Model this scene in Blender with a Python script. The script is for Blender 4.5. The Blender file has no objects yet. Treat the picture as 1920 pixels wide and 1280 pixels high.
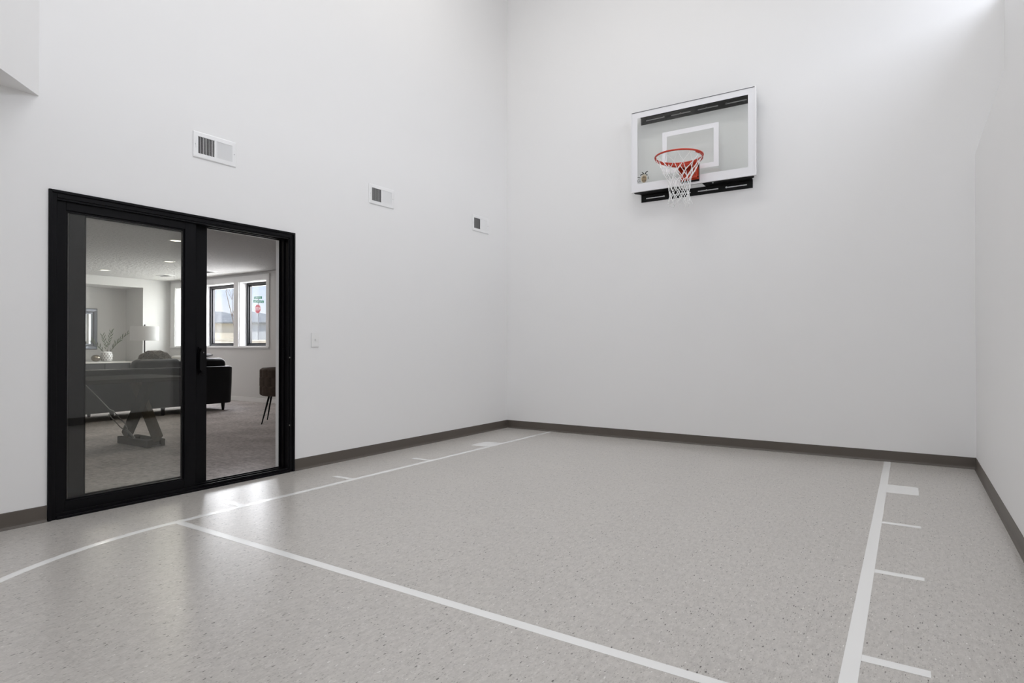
import bpy, bmesh, math, random
from mathutils import Vector, Matrix
random.seed(7)
S = bpy.context.scene
COL = S.collection
PI = math.pi

# ------------------------------------------------------------------ helpers
def link(o, parent=None):
    COL.objects.link(o)
    if parent is not None:
        o.parent = parent
    return o

def obj(name, bm, mat, parent=None, smooth=False, origin=None):
    """link a bmesh as one mesh object; bmesh coordinates are in the parent's space"""
    if origin is not None:
        bmesh.ops.translate(bm, verts=bm.verts, vec=-Vector(origin))
    bmesh.ops.recalc_face_normals(bm, faces=bm.faces)
    me = bpy.data.meshes.new(name)
    bm.to_mesh(me); bm.free()
    if smooth:
        for p in me.polygons: p.use_smooth = True
        try:
            me.set_sharp_from_angle(angle=math.radians(40))
        except Exception:
            pass
    mats = mat if isinstance(mat, (list, tuple)) else [mat]
    for m in mats: me.materials.append(m)
    o = bpy.data.objects.new(name, me)
    if origin is not None: o.location = origin
    return link(o, parent)

def tag(o, label, cat, group=None, kind=None):
    o['label'] = label; o['category'] = cat
    if group: o['group'] = group
    if kind: o['kind'] = kind
    return o

def thing(name, label, cat, loc=(0, 0, 0), rz=0, group=None, kind=None):
    e = bpy.data.objects.new(name, None)
    e.empty_display_size = .1
    e.location = loc; e.rotation_euler = (0, 0, rz)
    link(e)
    return tag(e, label, cat, group, kind)

def copy_tree(o, parent=None):
    c = o.copy(); COL.objects.link(c)
    if parent is not None: c.parent = parent
    for ch in list(o.children): copy_tree(ch, c)
    return c

def box(bm, x0, x1, y0, y1, z0, z1, bev=0, seg=2):
    vs = [bm.verts.new((x, y, z)) for x in (x0, x1) for y in (y0, y1) for z in (z0, z1)]
    f = [(0, 1, 3, 2), (4, 6, 7, 5), (0, 4, 5, 1), (2, 3, 7, 6), (0, 2, 6, 4), (1, 5, 7, 3)]
    fs = [bm.faces.new([vs[i] for i in q]) for q in f]
    if bev:
        es = list({e for q in fs for e in q.edges})
        r = bmesh.ops.bevel(bm, geom=es, offset=bev, segments=seg, affect='EDGES', profile=.5)
    return vs

def boxm(*a, **k):
    bm = bmesh.new(); box(bm, *a, **k); return bm

def prism(bm, pts, z0, z1, axis='z'):
    """extrude polygon pts along an axis. axis z: (x,y); x: (y,z); y: (x,z)"""
    def P(a, b, c):
        return {'z': (a, b, c), 'x': (c, a, b), 'y': (a, c, b)}[axis]
    lo = [bm.verts.new(P(a, b, z0)) for a, b in pts]
    hi = [bm.verts.new(P(a, b, z1)) for a, b in pts]
    n = len(pts)
    bm.faces.new(lo); bm.faces.new(hi[::-1])
    for i in range(n):
        bm.faces.new((lo[i], lo[(i + 1) % n], hi[(i + 1) % n], hi[i]))

def tube(bm, pts, r, n=8, closed=False, caps=True):
    pts = [Vector(p) for p in pts]
    rs = r if isinstance(r, (list, tuple)) else [r] * len(pts)
    rings = []; up = None; m = len(pts)
    for i, p in enumerate(pts):
        if closed:
            d = pts[(i + 1) % m] - pts[i - 1]
        else:
            d = pts[min(i + 1, m - 1)] - pts[max(i - 1, 0)]
        d.normalize()
        if up is None:
            up = Vector((0, 0, 1)) if abs(d.z) < .9 else Vector((1, 0, 0))
        a = (up - d * up.dot(d))
        if a.length < 1e-5: a = d.orthogonal()
        a.normalize(); b = d.cross(a); up = a
        rings.append([bm.verts.new(p + (a * math.cos(2 * PI * k / n) + b * math.sin(2 * PI * k / n)) * rs[i]) for k in range(n)])
    for i in range(m if closed else m - 1):
        A, B = rings[i], rings[(i + 1) % m]
        for k in range(n):
            bm.faces.new((A[k], A[(k + 1) % n], B[(k + 1) % n], B[k]))
    if not closed and caps:
        bm.faces.new(rings[0][::-1]); bm.faces.new(rings[-1])

def lathe(bm, prof, n=32, c=(0, 0), cap=True):
    rings = [[bm.verts.new((c[0] + r * math.cos(2 * PI * k / n), c[1] + r * math.sin(2 * PI * k / n), z)) for k in range(n)] for r, z in prof]
    for A, B in zip(rings, rings[1:]):
        for k in range(n):
            bm.faces.new((A[k], A[(k + 1) % n], B[(k + 1) % n], B[k]))
    if cap:
        bm.faces.new(rings[0][::-1]); bm.faces.new(rings[-1])

def obox(bm, p0, p1, w, t, side):
    """board of width w and thickness t running from p0 to p1; side = width direction"""
    p0, p1 = Vector(p0), Vector(p1); d = (p1 - p0).normalized()
    s = Vector(side); s = (s - d * s.dot(d)).normalized(); n = d.cross(s)
    vs = [bm.verts.new(p + s * (w / 2 * a) + n * (t / 2 * b)) for p in (p0, p1) for a, b in ((-1, -1), (1, -1), (1, 1), (-1, 1))]
    for q in ((0, 1, 2, 3), (7, 6, 5, 4), (0, 4, 5, 1), (1, 5, 6, 2), (2, 6, 7, 3), (3, 7, 4, 0)):
        bm.faces.new([vs[i] for i in q])

# ------------------------------------------------------------------ materials
def mat(name, col, rough=.5, metal=0, spec=.5, bump=None, build=None, **kw):
    m = bpy.data.materials.new(name); m.use_nodes = True
    nt = m.node_tree; b = nt.nodes['Principled BSDF']
    b.inputs['Base Color'].default_value = (*col, 1)
    b.inputs['Roughness'].default_value = rough
    b.inputs['Metallic'].default_value = metal
    b.inputs['Specular IOR Level'].default_value = spec
    tc = nt.nodes.new('ShaderNodeTexCoord')
    if bump:
        sc, st, det = bump
        n = nt.nodes.new('ShaderNodeTexNoise'); n.inputs['Scale'].default_value = sc; n.inputs['Detail'].default_value = det
        nt.links.new(tc.outputs['Object'], n.inputs['Vector'])
        bp = nt.nodes.new('ShaderNodeBump'); bp.inputs['Strength'].default_value = st; bp.inputs['Distance'].default_value = .004
        nt.links.new(n.outputs['Fac'], bp.inputs['Height']); nt.links.new(bp.outputs['Normal'], b.inputs['Normal'])
    if build: build(nt, b, tc)
    return m

def N(nt, t, **k):
    n = nt.nodes.new(t)
    for a, v in k.items():
        if a.startswith('i_'):
            n.inputs[a[2:].replace('_', ' ')].default_value = v
        else: setattr(n, a, v)
    return n

def variation(scale, amt, det=3):
    """small procedural lightness variation of the base colour"""
    def f(nt, b, tc):
        c = b.inputs['Base Color'].default_value[:]
        n = N(nt, 'ShaderNodeTexNoise'); n.inputs['Scale'].default_value = scale; n.inputs['Detail'].default_value = det
        nt.links.new(tc.outputs['Object'], n.inputs['Vector'])
        mx = N(nt, 'ShaderNodeMixRGB')
        mx.inputs[1].default_value = (*[v * (1 - amt) for v in c[:3]], 1)
        mx.inputs[2].default_value = (*[min(1, v * (1 + amt)) for v in c[:3]], 1)
        nt.links.new(n.outputs['Fac'], mx.inputs[0]); nt.links.new(mx.outputs[0], b.inputs['Base Color'])
    return f

M = {}
M['wall'] = mat('white_wall_paint', (.835, .832, .830), .6, spec=.25, build=variation(1.5, .006))
M['room_wall'] = mat('pale_grey_wall_paint', (.71, .707, .70), .6, spec=.25, build=variation(1.5, .006))
M['trim'] = mat('white_trim_paint', (.85, .85, .85), .35)
M['white_metal'] = mat('white_enamel', (.84, .84, .84), .35)
M['white_plastic'] = mat('white_plastic', (.82, .82, .81), .3)
M['black_frame'] = mat('black_anodised_frame', (.0042, .004, .005), .4, spec=.12)
M['black_steel'] = mat('black_powder_coat', (.006, .006, .0058), .5, spec=.2)
M['dark'] = mat('vent_shade_dark', (.03, .03, .03), .8)
M['steel'] = mat('bolt_steel', (.6, .6, .58), .3, metal=1)
M['alu'] = mat('aluminium_frame', (.80, .80, .81), .32, metal=.35)
M['board_white'] = mat('white_board_print', (.80, .80, .82), .3)
M['rim'] = mat('orange_rim_paint', (.50, .035, .012), .3, build=variation(60, .12))
M['mount'] = mat('orange_mount_paint', (.52, .048, .012), .35, build=variation(40, .1))
M['net'] = mat('white_net_cord', (.87, .87, .86), .75, bump=(900, .3, 1))
M['tan_print'] = mat('tan_print', (.26, .19, .11), .5, build=variation(220, .75, 4))
M['pale_print'] = mat('pale_tan_print', (.50, .44, .33), .5)
M['dark_print'] = mat('dark_print', (.03, .032, .028), .5)
M['grey_print'] = mat('grey_print', (.12, .12, .13), .5)
M['base'] = mat('taupe_rubber_base', (.105, .090, .076), .42, spec=.45, build=variation(8, .05))
M['tape'] = mat('white_court_tape', (.92, .92, .905), .2, spec=.5)
M['leather'] = mat('black_leather', (.0045, .0045, .0065), .42, spec=.25, bump=(70, .25, 4))
M['wood_dark'] = mat('dark_stained_wood', (.022, .018, .014), .85, spec=.03, build=variation(14, .35, 6))
M['wood_lit'] = mat('lit_brown_wood', (.085, .066, .042), .8, spec=.05, build=variation(14, .25, 6))
M['rod'] = mat('brushed_steel', (.32, .32, .31), .35, metal=1)
M['weave'] = mat('brown_woven_cord', (.072, .051, .040), .8, bump=(160, .6, 3), build=variation(30, .3))
M['shade'] = mat('white_linen_shade', (.86, .86, .87), .8, bump=(300, .2, 2))
M['pole'] = mat('dark_bronze', (.03, .03, .033), .4, metal=.6)
M['console'] = mat('white_oak_console', (.62, .60, .57), .3, build=variation(10, .1))
M['console_dark'] = mat('charcoal_console', (.03, .03, .03), .5)
M['ceramic'] = mat('white_glazed_ceramic', (.86, .86, .85), .3)
M['ceramic_shade'] = mat('recess_shade_ceramic', (.30, .28, .26), .6)
M['bronze'] = mat('brushed_bronze', (.28, .25, .20), .28, metal=.85, build=variation(20, .2))
M['leaf'] = mat('olive_leaf', (.10, .125, .08), .6, build=variation(40, .4))
M['twig'] = mat('twig_bark', (.10, .075, .05), .8)
M['mirror_frame'] = mat('pewter_frame', (.20, .21, .24), .3, metal=.7)
M['mirror'] = mat('mirror_glass', (.92, .93, .95), .02, metal=1)
M['fur'] = mat('grey_brown_faux_fur', (.20, .18, .155), .9, build=variation(60, .5))
M['throw'] = mat('pale_blue_throw', (.70, .73, .80), .85, bump=(120, .4, 3))
M['pillow'] = mat('white_pillow_linen', (.86, .86, .86), .85, bump=(200, .3, 2))
M['vinyl'] = mat('black_window_vinyl', (.018, .018, .022), .35)
M['asphalt_roof'] = mat('grey_roof_shingles', (.24, .25, .26), .9, build=variation(3, .2, 6))
M['siding'] = mat('tan_siding', (.80, .74, .62), .8, build=variation(1.2, .12))
M['siding_grey'] = mat('blue_grey_siding', (.52, .54, .57), .8, build=variation(1.2, .1))
M['bark'] = mat('bare_bark', (.23, .17, .14), .9, build=variation(10, .3))
M['sign_red'] = mat('stop_sign_red', (.50, .025, .045), .5)
M['sign_green'] = mat('street_sign_green', (.02, .19, .12), .5)
M['sign_white'] = mat('sign_white', (.88, .88, .88), .5)
M['galv'] = mat('galvanised_post', (.35, .35, .37), .5, metal=.5)
M['rock'] = mat('landscape_rock', (.42, .38, .34), .9, build=variation(5, .4))
M['grille'] = mat('grey_register', (.42, .42, .43), .5)

def glow(name, col, st):
    m = bpy.data.materials.new(name); m.use_nodes = True
    b = m.node_tree.nodes['Principled BSDF']
    b.inputs['Base Color'].default_value = (.9, .9, .9, 1)
    b.inputs['Emission Color'].default_value = (*col, 1); b.inputs['Emission Strength'].default_value = st
    return m
M['lamp_on'] = glow('lit_downlight_lens', (1, .93, .82), 2.6)

def glass(name, tint, ior):
    m = bpy.data.materials.new(name); m.use_nodes = True
    nt = m.node_tree; nt.nodes.remove(nt.nodes['Principled BSDF']); out = nt.nodes['Material Output']
    t = N(nt, 'ShaderNodeBsdfTransparent'); t.inputs[0].default_value = (*tint, 1)
    g = N(nt, 'ShaderNodeBsdfGlossy'); g.inputs['Roughness'].default_value = .0; g.inputs[0].default_value = (1, 1, 1, 1)
    f0 = ((ior - 1) / (ior + 1)) ** 2
    lw = N(nt, 'ShaderNodeLayerWeight'); lw.inputs['Blend'].default_value = .5
    pw = N(nt, 'ShaderNodeMath', operation='POWER'); pw.inputs[1].default_value = 5; nt.links.new(lw.outputs['Facing'], pw.inputs[0])
    f = N(nt, 'ShaderNodeMath', operation='MULTIPLY_ADD'); f.inputs[1].default_value = 1 - f0; f.inputs[2].default_value = f0
    nt.links.new(pw.outputs[0], f.inputs[0])
    mx = N(nt, 'ShaderNodeMixShader')
    nt.links.new(f.outputs[0], mx.inputs[0]); nt.links.new(t.outputs[0], mx.inputs[1]); nt.links.new(g.outputs[0], mx.inputs[2])
    nt.links.new(mx.outputs[0], out.inputs[0])
    return m
M['door_glass'] = glass('clear_door_glass', (.97, .975, .96), 1.45)
M['window_glass'] = glass('clear_window_glass', (.98, .985, .985), 1.45)
M['acrylic'] = glass('clear_acrylic', (.965, .972, .965), 1.42)

# speckled vinyl composition tile
def vct(nt, b, tc):
    def mapped(sx, sy, off=0):
        mp = N(nt, 'ShaderNodeMapping'); mp.inputs['Scale'].default_value = (sx, sy, 1); mp.inputs['Location'].default_value = (off, off * .7, 0)
        nt.links.new(tc.outputs['Object'], mp.inputs['Vector'])
        nz = N(nt, 'ShaderNodeTexNoise'); nz.inputs['Scale'].default_value = 1.3; nz.inputs['Detail'].default_value = 3
        nt.links.new(mp.outputs[0], nz.inputs['Vector'])
        va = N(nt, 'ShaderNodeVectorMath', operation='MULTIPLY_ADD')
        va.inputs[1].default_value = (.9, .9, 0)
        nt.links.new(nz.outputs['Color'], va.inputs[0]); nt.links.new(mp.outputs[0], va.inputs[2])
        return va.outputs[0]
    def chips(sx, sy, off, size, lo, hi):
        v = N(nt, 'ShaderNodeTexVoronoi', voronoi_dimensions='2D'); v.inputs['Scale'].default_value = 1
        nt.links.new(mapped(sx, sy, off), v.inputs['Vector'])
        sp = N(nt, 'ShaderNodeSeparateColor'); nt.links.new(v.outputs['Color'], sp.inputs[0])
        d = N(nt, 'ShaderNodeMath', operation='MULTIPLY'); d.inputs[1].default_value = size
        nt.links.new(sp.outputs[1], d.inputs[0])
        near = N(nt, 'ShaderNodeMath', operation='LESS_THAN'); nt.links.new(v.outputs['Distance'], near.inputs[0]); nt.links.new(d.outputs[0], near.inputs[1])
        pick = N(nt, 'ShaderNodeMapRange'); pick.inputs['From Min'].default_value = lo; pick.inputs['From Max'].default_value = hi
        nt.links.new(sp.outputs[0], pick.inputs[0])
        mu = N(nt, 'ShaderNodeMath', operation='MULTIPLY'); nt.links.new(near.outputs[0], mu.inputs[0]); nt.links.new(pick.outputs[0], mu.inputs[1])
        return mu.outputs[0]
    base = N(nt, 'ShaderNodeRGB'); base.outputs[0].default_value = (*FLOOR_COL, 1)
    # soft mottling
    n1 = N(nt, 'ShaderNodeTexNoise'); n1.inputs['Scale'].default_value = 1; n1.inputs['Detail'].default_value = 4
    nt.links.new(mapped(55, 22, 3), n1.inputs['Vector'])
    mr = N(nt, 'ShaderNodeMapRange'); mr.inputs['From Min'].default_value = .3; mr.inputs['From Max'].default_value = .7; mr.inputs['To Min'].default_value = .90; mr.inputs['To Max'].default_value = 1.09
    nt.links.new(n1.outputs['Fac'], mr.inputs[0])
    # tile-to-tile tone
    tl = N(nt, 'ShaderNodeVectorMath', operation='SCALE'); tl.inputs['Scale'].default_value = 1 / .3048
    sh = N(nt, 'ShaderNodeVectorMath', operation='ADD'); sh.inputs[1].default_value = (.1524 + 6.096, 9.144 + .10, 0)
    nt.links.new(tc.outputs['Object'], sh.inputs[0]); nt.links.new(sh.outputs[0], tl.inputs[0])
    fl = N(nt, 'ShaderNodeVectorMath', operation='FLOOR'); nt.links.new(tl.outputs[0], fl.inputs[0])
    wn = N(nt, 'ShaderNodeTexWhiteNoise', noise_dimensions='2D'); nt.links.new(fl.outputs[0], wn.inputs['Vector'])
    mr2 = N(nt, 'ShaderNodeMapRange'); mr2.inputs['To Min'].default_value = .985; mr2.inputs['To Max'].default_value = 1.015
    nt.links.new(wn.outputs['Value'], mr2.inputs[0])
    mm = N(nt, 'ShaderNodeMath', operation='MULTIPLY'); nt.links.new(mr.outputs[0], mm.inputs[0]); nt.links.new(mr2.outputs[0], mm.inputs[1])
    col = N(nt, 'ShaderNodeVectorMath', operation='SCALE'); nt.links.new(base.outputs[0], col.inputs[0]); nt.links.new(mm.outputs[0], col.inputs['Scale'])
    cur = col.outputs[0]
    for sx, sy, off, size, lo, hi, c, a in ((190, 85, 0, .60, .55, 1, (.33, .31, .285), .5), (210, 95, 21, .6, .6, 1, (.80, .78, .74), .4),
                                         (128, 46, 11, .35, .93, .94, (.07, .063, .055), .9), (120, 42, 37, .29, .965, .97, (.88, .86, .83), .75),
                                         (165, 58, 53, .36, .86, .88, (.20, .185, .165), .65)):
        k = chips(sx, sy, off, size, lo, hi)
        am = N(nt, 'ShaderNodeMath', operation='MULTIPLY'); am.inputs[1].default_value = a; am.use_clamp = True; nt.links.new(k, am.inputs[0])
        mx = N(nt, 'ShaderNodeMixRGB'); mx.inputs[2].default_value = (*c, 1)
        nt.links.new(am.outputs[0], mx.inputs[0]); nt.links.new(cur, mx.inputs[1]); cur = mx.outputs[0]
    # seams and a slight waviness of the wax
    fr = N(nt, 'ShaderNodeVectorMath', operation='FRACTION'); nt.links.new(tl.outputs[0], fr.inputs[0])
    sx = N(nt, 'ShaderNodeSeparateXYZ'); nt.links.new(fr.outputs[0], sx.inputs[0])
    edges = []
    for k in (0, 1):
        a = N(nt, 'ShaderNodeMath', operation='SUBTRACT'); a.inputs[1].default_value = .5; nt.links.new(sx.outputs[k], a.inputs[0])
        ab = N(nt, 'ShaderNodeMath', operation='ABSOLUTE'); nt.links.new(a.outputs[0], ab.inputs[0])
        g = N(nt, 'ShaderNodeMath', operation='GREATER_THAN'); g.inputs[1].default_value = .4955; nt.links.new(ab.outputs[0], g.inputs[0])
        edges.append(g.outputs[0])
    mxm = N(nt, 'ShaderNodeMath', operation='MAXIMUM'); nt.links.new(edges[0], mxm.inputs[0]); nt.links.new(edges[1], mxm.inputs[1])
    sm = N(nt, 'ShaderNodeMath', operation='MULTIPLY'); sm.inputs[1].default_value = .14; nt.links.new(mxm.outputs[0], sm.inputs[0])
    sc_ = N(nt, 'ShaderNodeMixRGB'); sc_.inputs[2].default_value = (.22, .2, .18, 1)
    nt.links.new(sm.outputs[0], sc_.inputs[0]); nt.links.new(cur, sc_.inputs[1]); nt.links.new(sc_.outputs[0], b.inputs['Base Color'])
    wv = N(nt, 'ShaderNodeTexNoise'); wv.inputs['Scale'].default_value = 9; wv.inputs['Detail'].default_value = 2
    nt.links.new(tc.outputs['Object'], wv.inputs['Vector'])
    wv2 = N(nt, 'ShaderNodeTexNoise'); wv2.inputs['Scale'].default_value = 160; wv2.inputs['Detail'].default_value = 1
    nt.links.new(tc.outputs['Object'], wv2.inputs['Vector'])
    s1 = N(nt, 'ShaderNodeMath', operation='MULTIPLY_ADD'); s1.inputs[1].default_value = .06
    nt.links.new(wv2.outputs['Fac'], s1.inputs[0]); nt.links.new(wv.outputs['Fac'], s1.inputs[2])
    hh = N(nt, 'ShaderNodeMath', operation='MULTIPLY_ADD'); hh.inputs[1].default_value = -.9
    nt.links.new(mxm.outputs[0], hh.inputs[0]); nt.links.new(s1.outputs[0], hh.inputs[2])
    bp = N(nt, 'ShaderNodeBump'); bp.inputs['Strength'].default_value = .12; bp.inputs['Distance'].default_value = .002
    nt.links.new(hh.outputs[0], bp.inputs['Height']); nt.links.new(bp.outputs['Normal'], b.inputs['Normal'])
FLOOR_COL = (.555, .53, .497)
M['vct'] = mat('speckled_vinyl_tile', FLOOR_COL, .28, spec=.6, build=vct)

def carpet(nt, b, tc):
    mp = N(nt, 'ShaderNodeMapping'); mp.inputs['Scale'].default_value = (1, 1, 1); nt.links.new(tc.outputs['Object'], mp.inputs[0])
    n = N(nt, 'ShaderNodeTexNoise'); n.inputs['Scale'].default_value = 22; n.inputs['Detail'].default_value = 6; n.inputs['Roughness'].default_value = .7
    nt.links.new(mp.outputs[0], n.inputs['Vector'])
    n2 = N(nt, 'ShaderNodeTexNoise'); n2.inputs['Scale'].default_value = 2.2; n2.inputs['Detail'].default_value = 3
    nt.links.new(mp.outputs[0], n2.inputs['Vector'])
    ad = N(nt, 'ShaderNodeMath', operation='MULTIPLY_ADD'); ad.inputs[1].default_value = .5
    nt.links.new(n2.outputs['Fac'], ad.inputs[0]); nt.links.new(n.outputs['Fac'], ad.inputs[2])
    rp = N(nt, 'ShaderNodeValToRGB')
    rp.color_ramp.elements[0].position = .52; rp.color_ramp.elements[0].color = (.34, .315, .31, 1)
    rp.color_ramp.elements[1].position = .98; rp.color_ramp.elements[1].color = (.78, .73, .72, 1)
    nt.links.new(ad.outputs[0], rp.inputs[0]); nt.links.new(rp.outputs[0], b.inputs['Base Color'])
    bp = N(nt, 'ShaderNodeBump'); bp.inputs['Strength'].default_value = .8; bp.inputs['Distance'].default_value = .012
    nt.links.new(n.outputs['Fac'], bp.inputs['Height']); nt.links.new(bp.outputs[0], b.inputs['Normal'])
M['carpet'] = mat('taupe_carpet', (.3, .28, .27), .95, spec=.1, build=carpet)

def knockdown(nt, b, tc):
    n = N(nt, 'ShaderNodeTexNoise'); n.inputs['Scale'].default_value = 20; n.inputs['Detail'].default_value = 5; n.inputs['Roughness'].default_value = .65
    nt.links.new(tc.outputs['Object'], n.inputs['Vector'])
    bp = N(nt, 'ShaderNodeBump'); bp.inputs['Strength'].default_value = 1; bp.inputs['Distance'].default_value = .035
    nt.links.new(n.outputs['Fac'], bp.inputs['Height']); nt.links.new(bp.outputs[0], b.inputs['Normal'])
M['knock'] = mat('knockdown_ceiling', (.66, .655, .65), .85, spec=.15, build=knockdown)

def dirt(nt, b, tc):
    n = N(nt, 'ShaderNodeTexNoise'); n.inputs['Scale'].default_value = .35; n.inputs['Detail'].default_value = 8
    nt.links.new(tc.outputs['Object'], n.inputs['Vector'])
    rp = N(nt, 'ShaderNodeValToRGB')
    rp.color_ramp.elements[0].position = .35; rp.color_ramp.elements[0].color = (.40, .33, .25, 1)
    rp.color_ramp.elements[1].position = .65; rp.color_ramp.elements[1].color = (.62, .58, .50, 1)
    e = rp.color_ramp.elements.new(.5); e.color = (.52, .46, .33, 1)
    nt.links.new(n.outputs['Fac'], rp.inputs[0]); nt.links.new(rp.outputs[0], b.inputs['Base Color'])
M['ground'] = mat('dry_ground', (.5, .45, .35), .95, spec=.1, build=dirt)

# ------------------------------------------------------------------ dimensions
YB = 5.916          # hoop wall
XR = 4.93           # lower right wall
XU = 5.135          # recessed upper right wall
ZL = 2.752          # ledge height
HC = 6.1            # court ceiling
YR = -1.6           # rear wall
DY0, DY1, DZ = .811, 2.602, 2.053
YW = 6.25           # window wall of the living room
XF = -9.095         # far wall of the living room
HL = 2.48           # living room ceiling

def struct(name, bm, m, label, cat, smooth=False):
    return tag(obj(name, bm, m, None, smooth), label, cat, kind='structure')

# ------------------------------------------------------------------ the court shell
bm = boxm(0, XR, YR, YB, -.1, 0)
struct('floor', bm, M['vct'], 'grey beige speckled vinyl tile court floor', 'floor')

bm = bmesh.new()
for a in ((-.17, 0, YR, DY0, 0, HC), (-.17, 0, DY1, YB, 0, HC), (-.17, 0, DY0, DY1, DZ, HC), (-.17, 0, YB, YW, 0, HC)):
    box(bm, *a)
struct('wall_left', bm, M['wall'], 'tall white wall with the black sliding door and three air vents', 'wall')

struct('wall_back', boxm(0, XU, YB, YB + .2, 0, HC), M['wall'], 'tall white wall behind the basketball hoop', 'wall')

bm = bmesh.new()
WY0, WY1, WZ0, WZ1, WT = 1.2, 5.87, 4.10, 5.05, .55
box(bm, XR, XU + WT, YR, YB, -.1, ZL)
box(bm, XU, XU + WT, YR, YB, ZL, WZ0)
box(bm, XU, XU + WT, YR, YB, WZ1, HC)
box(bm, XU, XU + WT, YR, WY0, WZ0, WZ1)
box(bm, XU, XU + WT, WY1, YB + .2, WZ0, WZ1)
struct('wall_right', bm, M['wall'], 'white side wall stepping back above a ledge', 'wall')

bm = bmesh.new()
QX0, QX1, QZ0, QZ1 = 2.75, 4.75, 2.9, 5.2  # rear opening added so fill light can reach the hoop wall
box(bm, 0, QX0, YR - .15, YR, 0, HC); box(bm, QX1, XU, YR - .15, YR, 0, HC); box(bm, QX0, QX1, YR - .15, YR, 0, QZ0); box(bm, QX0, QX1, YR - .15, YR, QZ1, HC)
struct('wall_rear', bm, M['wall'], 'white wall behind the camera', 'wall')
struct('ceiling', boxm(-.17, XU + WT, YR - .15, YB + .2, HC, HC + .15), M['wall'], 'white ceiling high above the court', 'ceiling')

bm = bmesh.new()
prism(bm, [(0, .76), (0, YR), (2.36, YR)], 2.607, HC)
struct('wall_corner', bm, M['wall'], 'angled white wall overhanging the court corner with grey underside', 'wall')

bm = bmesh.new()
for yy in (WY0, 2.74, 4.30, WY1 - .06):
    box(bm, XU + WT - .1, XU + WT - .03, yy, yy + .06, WZ0, WZ1)
box(bm, XU + WT - .1, XU + WT - .03, WY0 + .06, WY1 - .06, WZ0, WZ0 + .05)
box(bm, XU + WT - .1, XU + WT - .03, WY0 + .06, WY1 - .06, WZ1 - .05, WZ1)
struct('window_4', bm, M['trim'], 'white framed clerestory window high on the stepped wall', 'window')

bm = bmesh.new()
box(bm, QX0, QX0 + .06, YR - .12, YR - .05, QZ0, QZ1); box(bm, QX1 - .06, QX1, YR - .12, YR - .05, QZ0, QZ1); box(bm, QX0 + .06, QX1 - .06, YR - .12, YR - .05, QZ0, QZ0 + .06); box(bm, QX0 + .06, QX1 - .06, YR - .12, YR - .05, QZ1 - .06, QZ1)
struct('window_5', bm, M['trim'], 'added white framed opening for fill light behind the camera', 'window')

# cove base: profile (distance from wall, height)
PROF = [(0, 0), (.014, 0), (.013, .003), (.009, .0085), (.0055, .016), (.0042, .026), (.0038, .098), (.0025, .1008), (0, .1012)]
def cove(name, p0, p1, nrm, label):
    bm = bmesh.new(); p0, p1, n = Vector(p0), Vector(p1), Vector(nrm)
    ra = [bm.verts.new(p0 + n * d + Vector((0, 0, z))) for d, z in PROF]
    rb = [bm.verts.new(p1 + n * d + Vector((0, 0, z))) for d, z in PROF]
    k = len(PROF)
    for i in range(k):
        bm.faces.new((ra[i], rb[i], rb[(i + 1) % k], ra[(i + 1) % k]))
    bm.faces.new(ra); bm.faces.new(rb[::-1])
    return tag(obj(name, bm, M['base'], None), label, 'baseboard', kind='structure')
cove('baseboard_left', (0, DY1 + .002, 0), (0, YB, 0), (1, 0, 0), 'dark taupe rubber baseboard between the black door and the corner')
cove('baseboard_front', (0, YR, 0), (0, DY0 - .002, 0), (1, 0, 0), 'short dark taupe rubber baseboard before the black door')
cove('baseboard_back', (0, YB, 0), (XR, YB, 0), (0, -1, 0), 'dark taupe rubber baseboard under the hoop wall')
cove('baseboard_right', (XR, YR, 0), (XR, YB, 0), (-1, 0, 0), 'dark taupe rubber baseboard along the side wall')

# ------------------------------------------------------------------ court lines
TZ = .0006
def strip(name, label, pts):
    bm = bmesh.new(); prism(bm, pts, 0.0002, TZ)
    return tag(obj(name, bm, M['tape'], None), label, 'court line', 'white court lines')
def rect(x0, x1, y0, y1): return [(x0, y0), (x1, y0), (x1, y1), (x0, y1)]
LX0, LX1, RX0, RX1 = .652, .702, 4.245, 4.298
strip('court_line', 'long white lane line on the door side of the court', rect(LX0, LX1, 1.274, YB - .014))
strip('court_line', 'long white lane line on the side away from the door', rect(RX0, RX1, 1.274, YB - .014))
strip('court_line', 'white free throw line crossing the court between both lanes', rect(LX0, RX1, 1.224, 1.274))
cx, cyy = (LX0 + RX1) / 2, 1.224
arc = []
for k in range(65):
    a = PI + PI * k / 64; arc.append((cx + 1.823 * math.cos(a), cyy + 1.823 * math.sin(a)))
for k in range(65):
    a = 2 * PI - PI * k / 64; arc.append((cx + 1.773 * math.cos(a), cyy + 1.773 * math.sin(a)))
bm = bmesh.new()
n = 65
lo = [bm.verts.new((x, y, .0002)) for x, y in arc]; hi = [bm.verts.new((x, y, TZ)) for x, y in arc]
for k in range(n - 1):
    j, j2 = 129 - k, 128 - k
    bm.faces.new((hi[k], hi[k + 1], hi[j2], hi[j])); bm.faces.new((lo[k], lo[j], lo[j2], lo[k + 1]))
for i in range(130):
    bm.faces.new((lo[i], lo[(i + 1) % 130], hi[(i + 1) % 130], hi[i]))
tag(obj('court_line', bm, M['tape']), 'curved white free throw arc sweeping past the black door', 'court line', 'white court lines')
for y0, y1, wh in ((4.52, 4.82, 'wide white block mark nearest the hoop'), (3.588, 3.638, 'thin white lane tick next to the block mark'),
                   (2.632, 2.682, 'thin white lane tick in the middle of the row'), (1.664, 1.714, 'thin white lane tick nearest the free throw line')):
    strip('lane_mark', wh + ', door side of the court', rect(.452, LX0 - .0004, y0, y1))
    strip('lane_mark', wh + ', side away from the door', rect(RX1 + .0004, 4.497, y0, y1))

# ------------------------------------------------------------------ sliding door
door = thing('door_1', 'black framed sliding glass door standing half open', 'door', (0, DY0, 0), kind='structure')
W = DY1 - DY0
bm = bmesh.new()
FD = -.135
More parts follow.
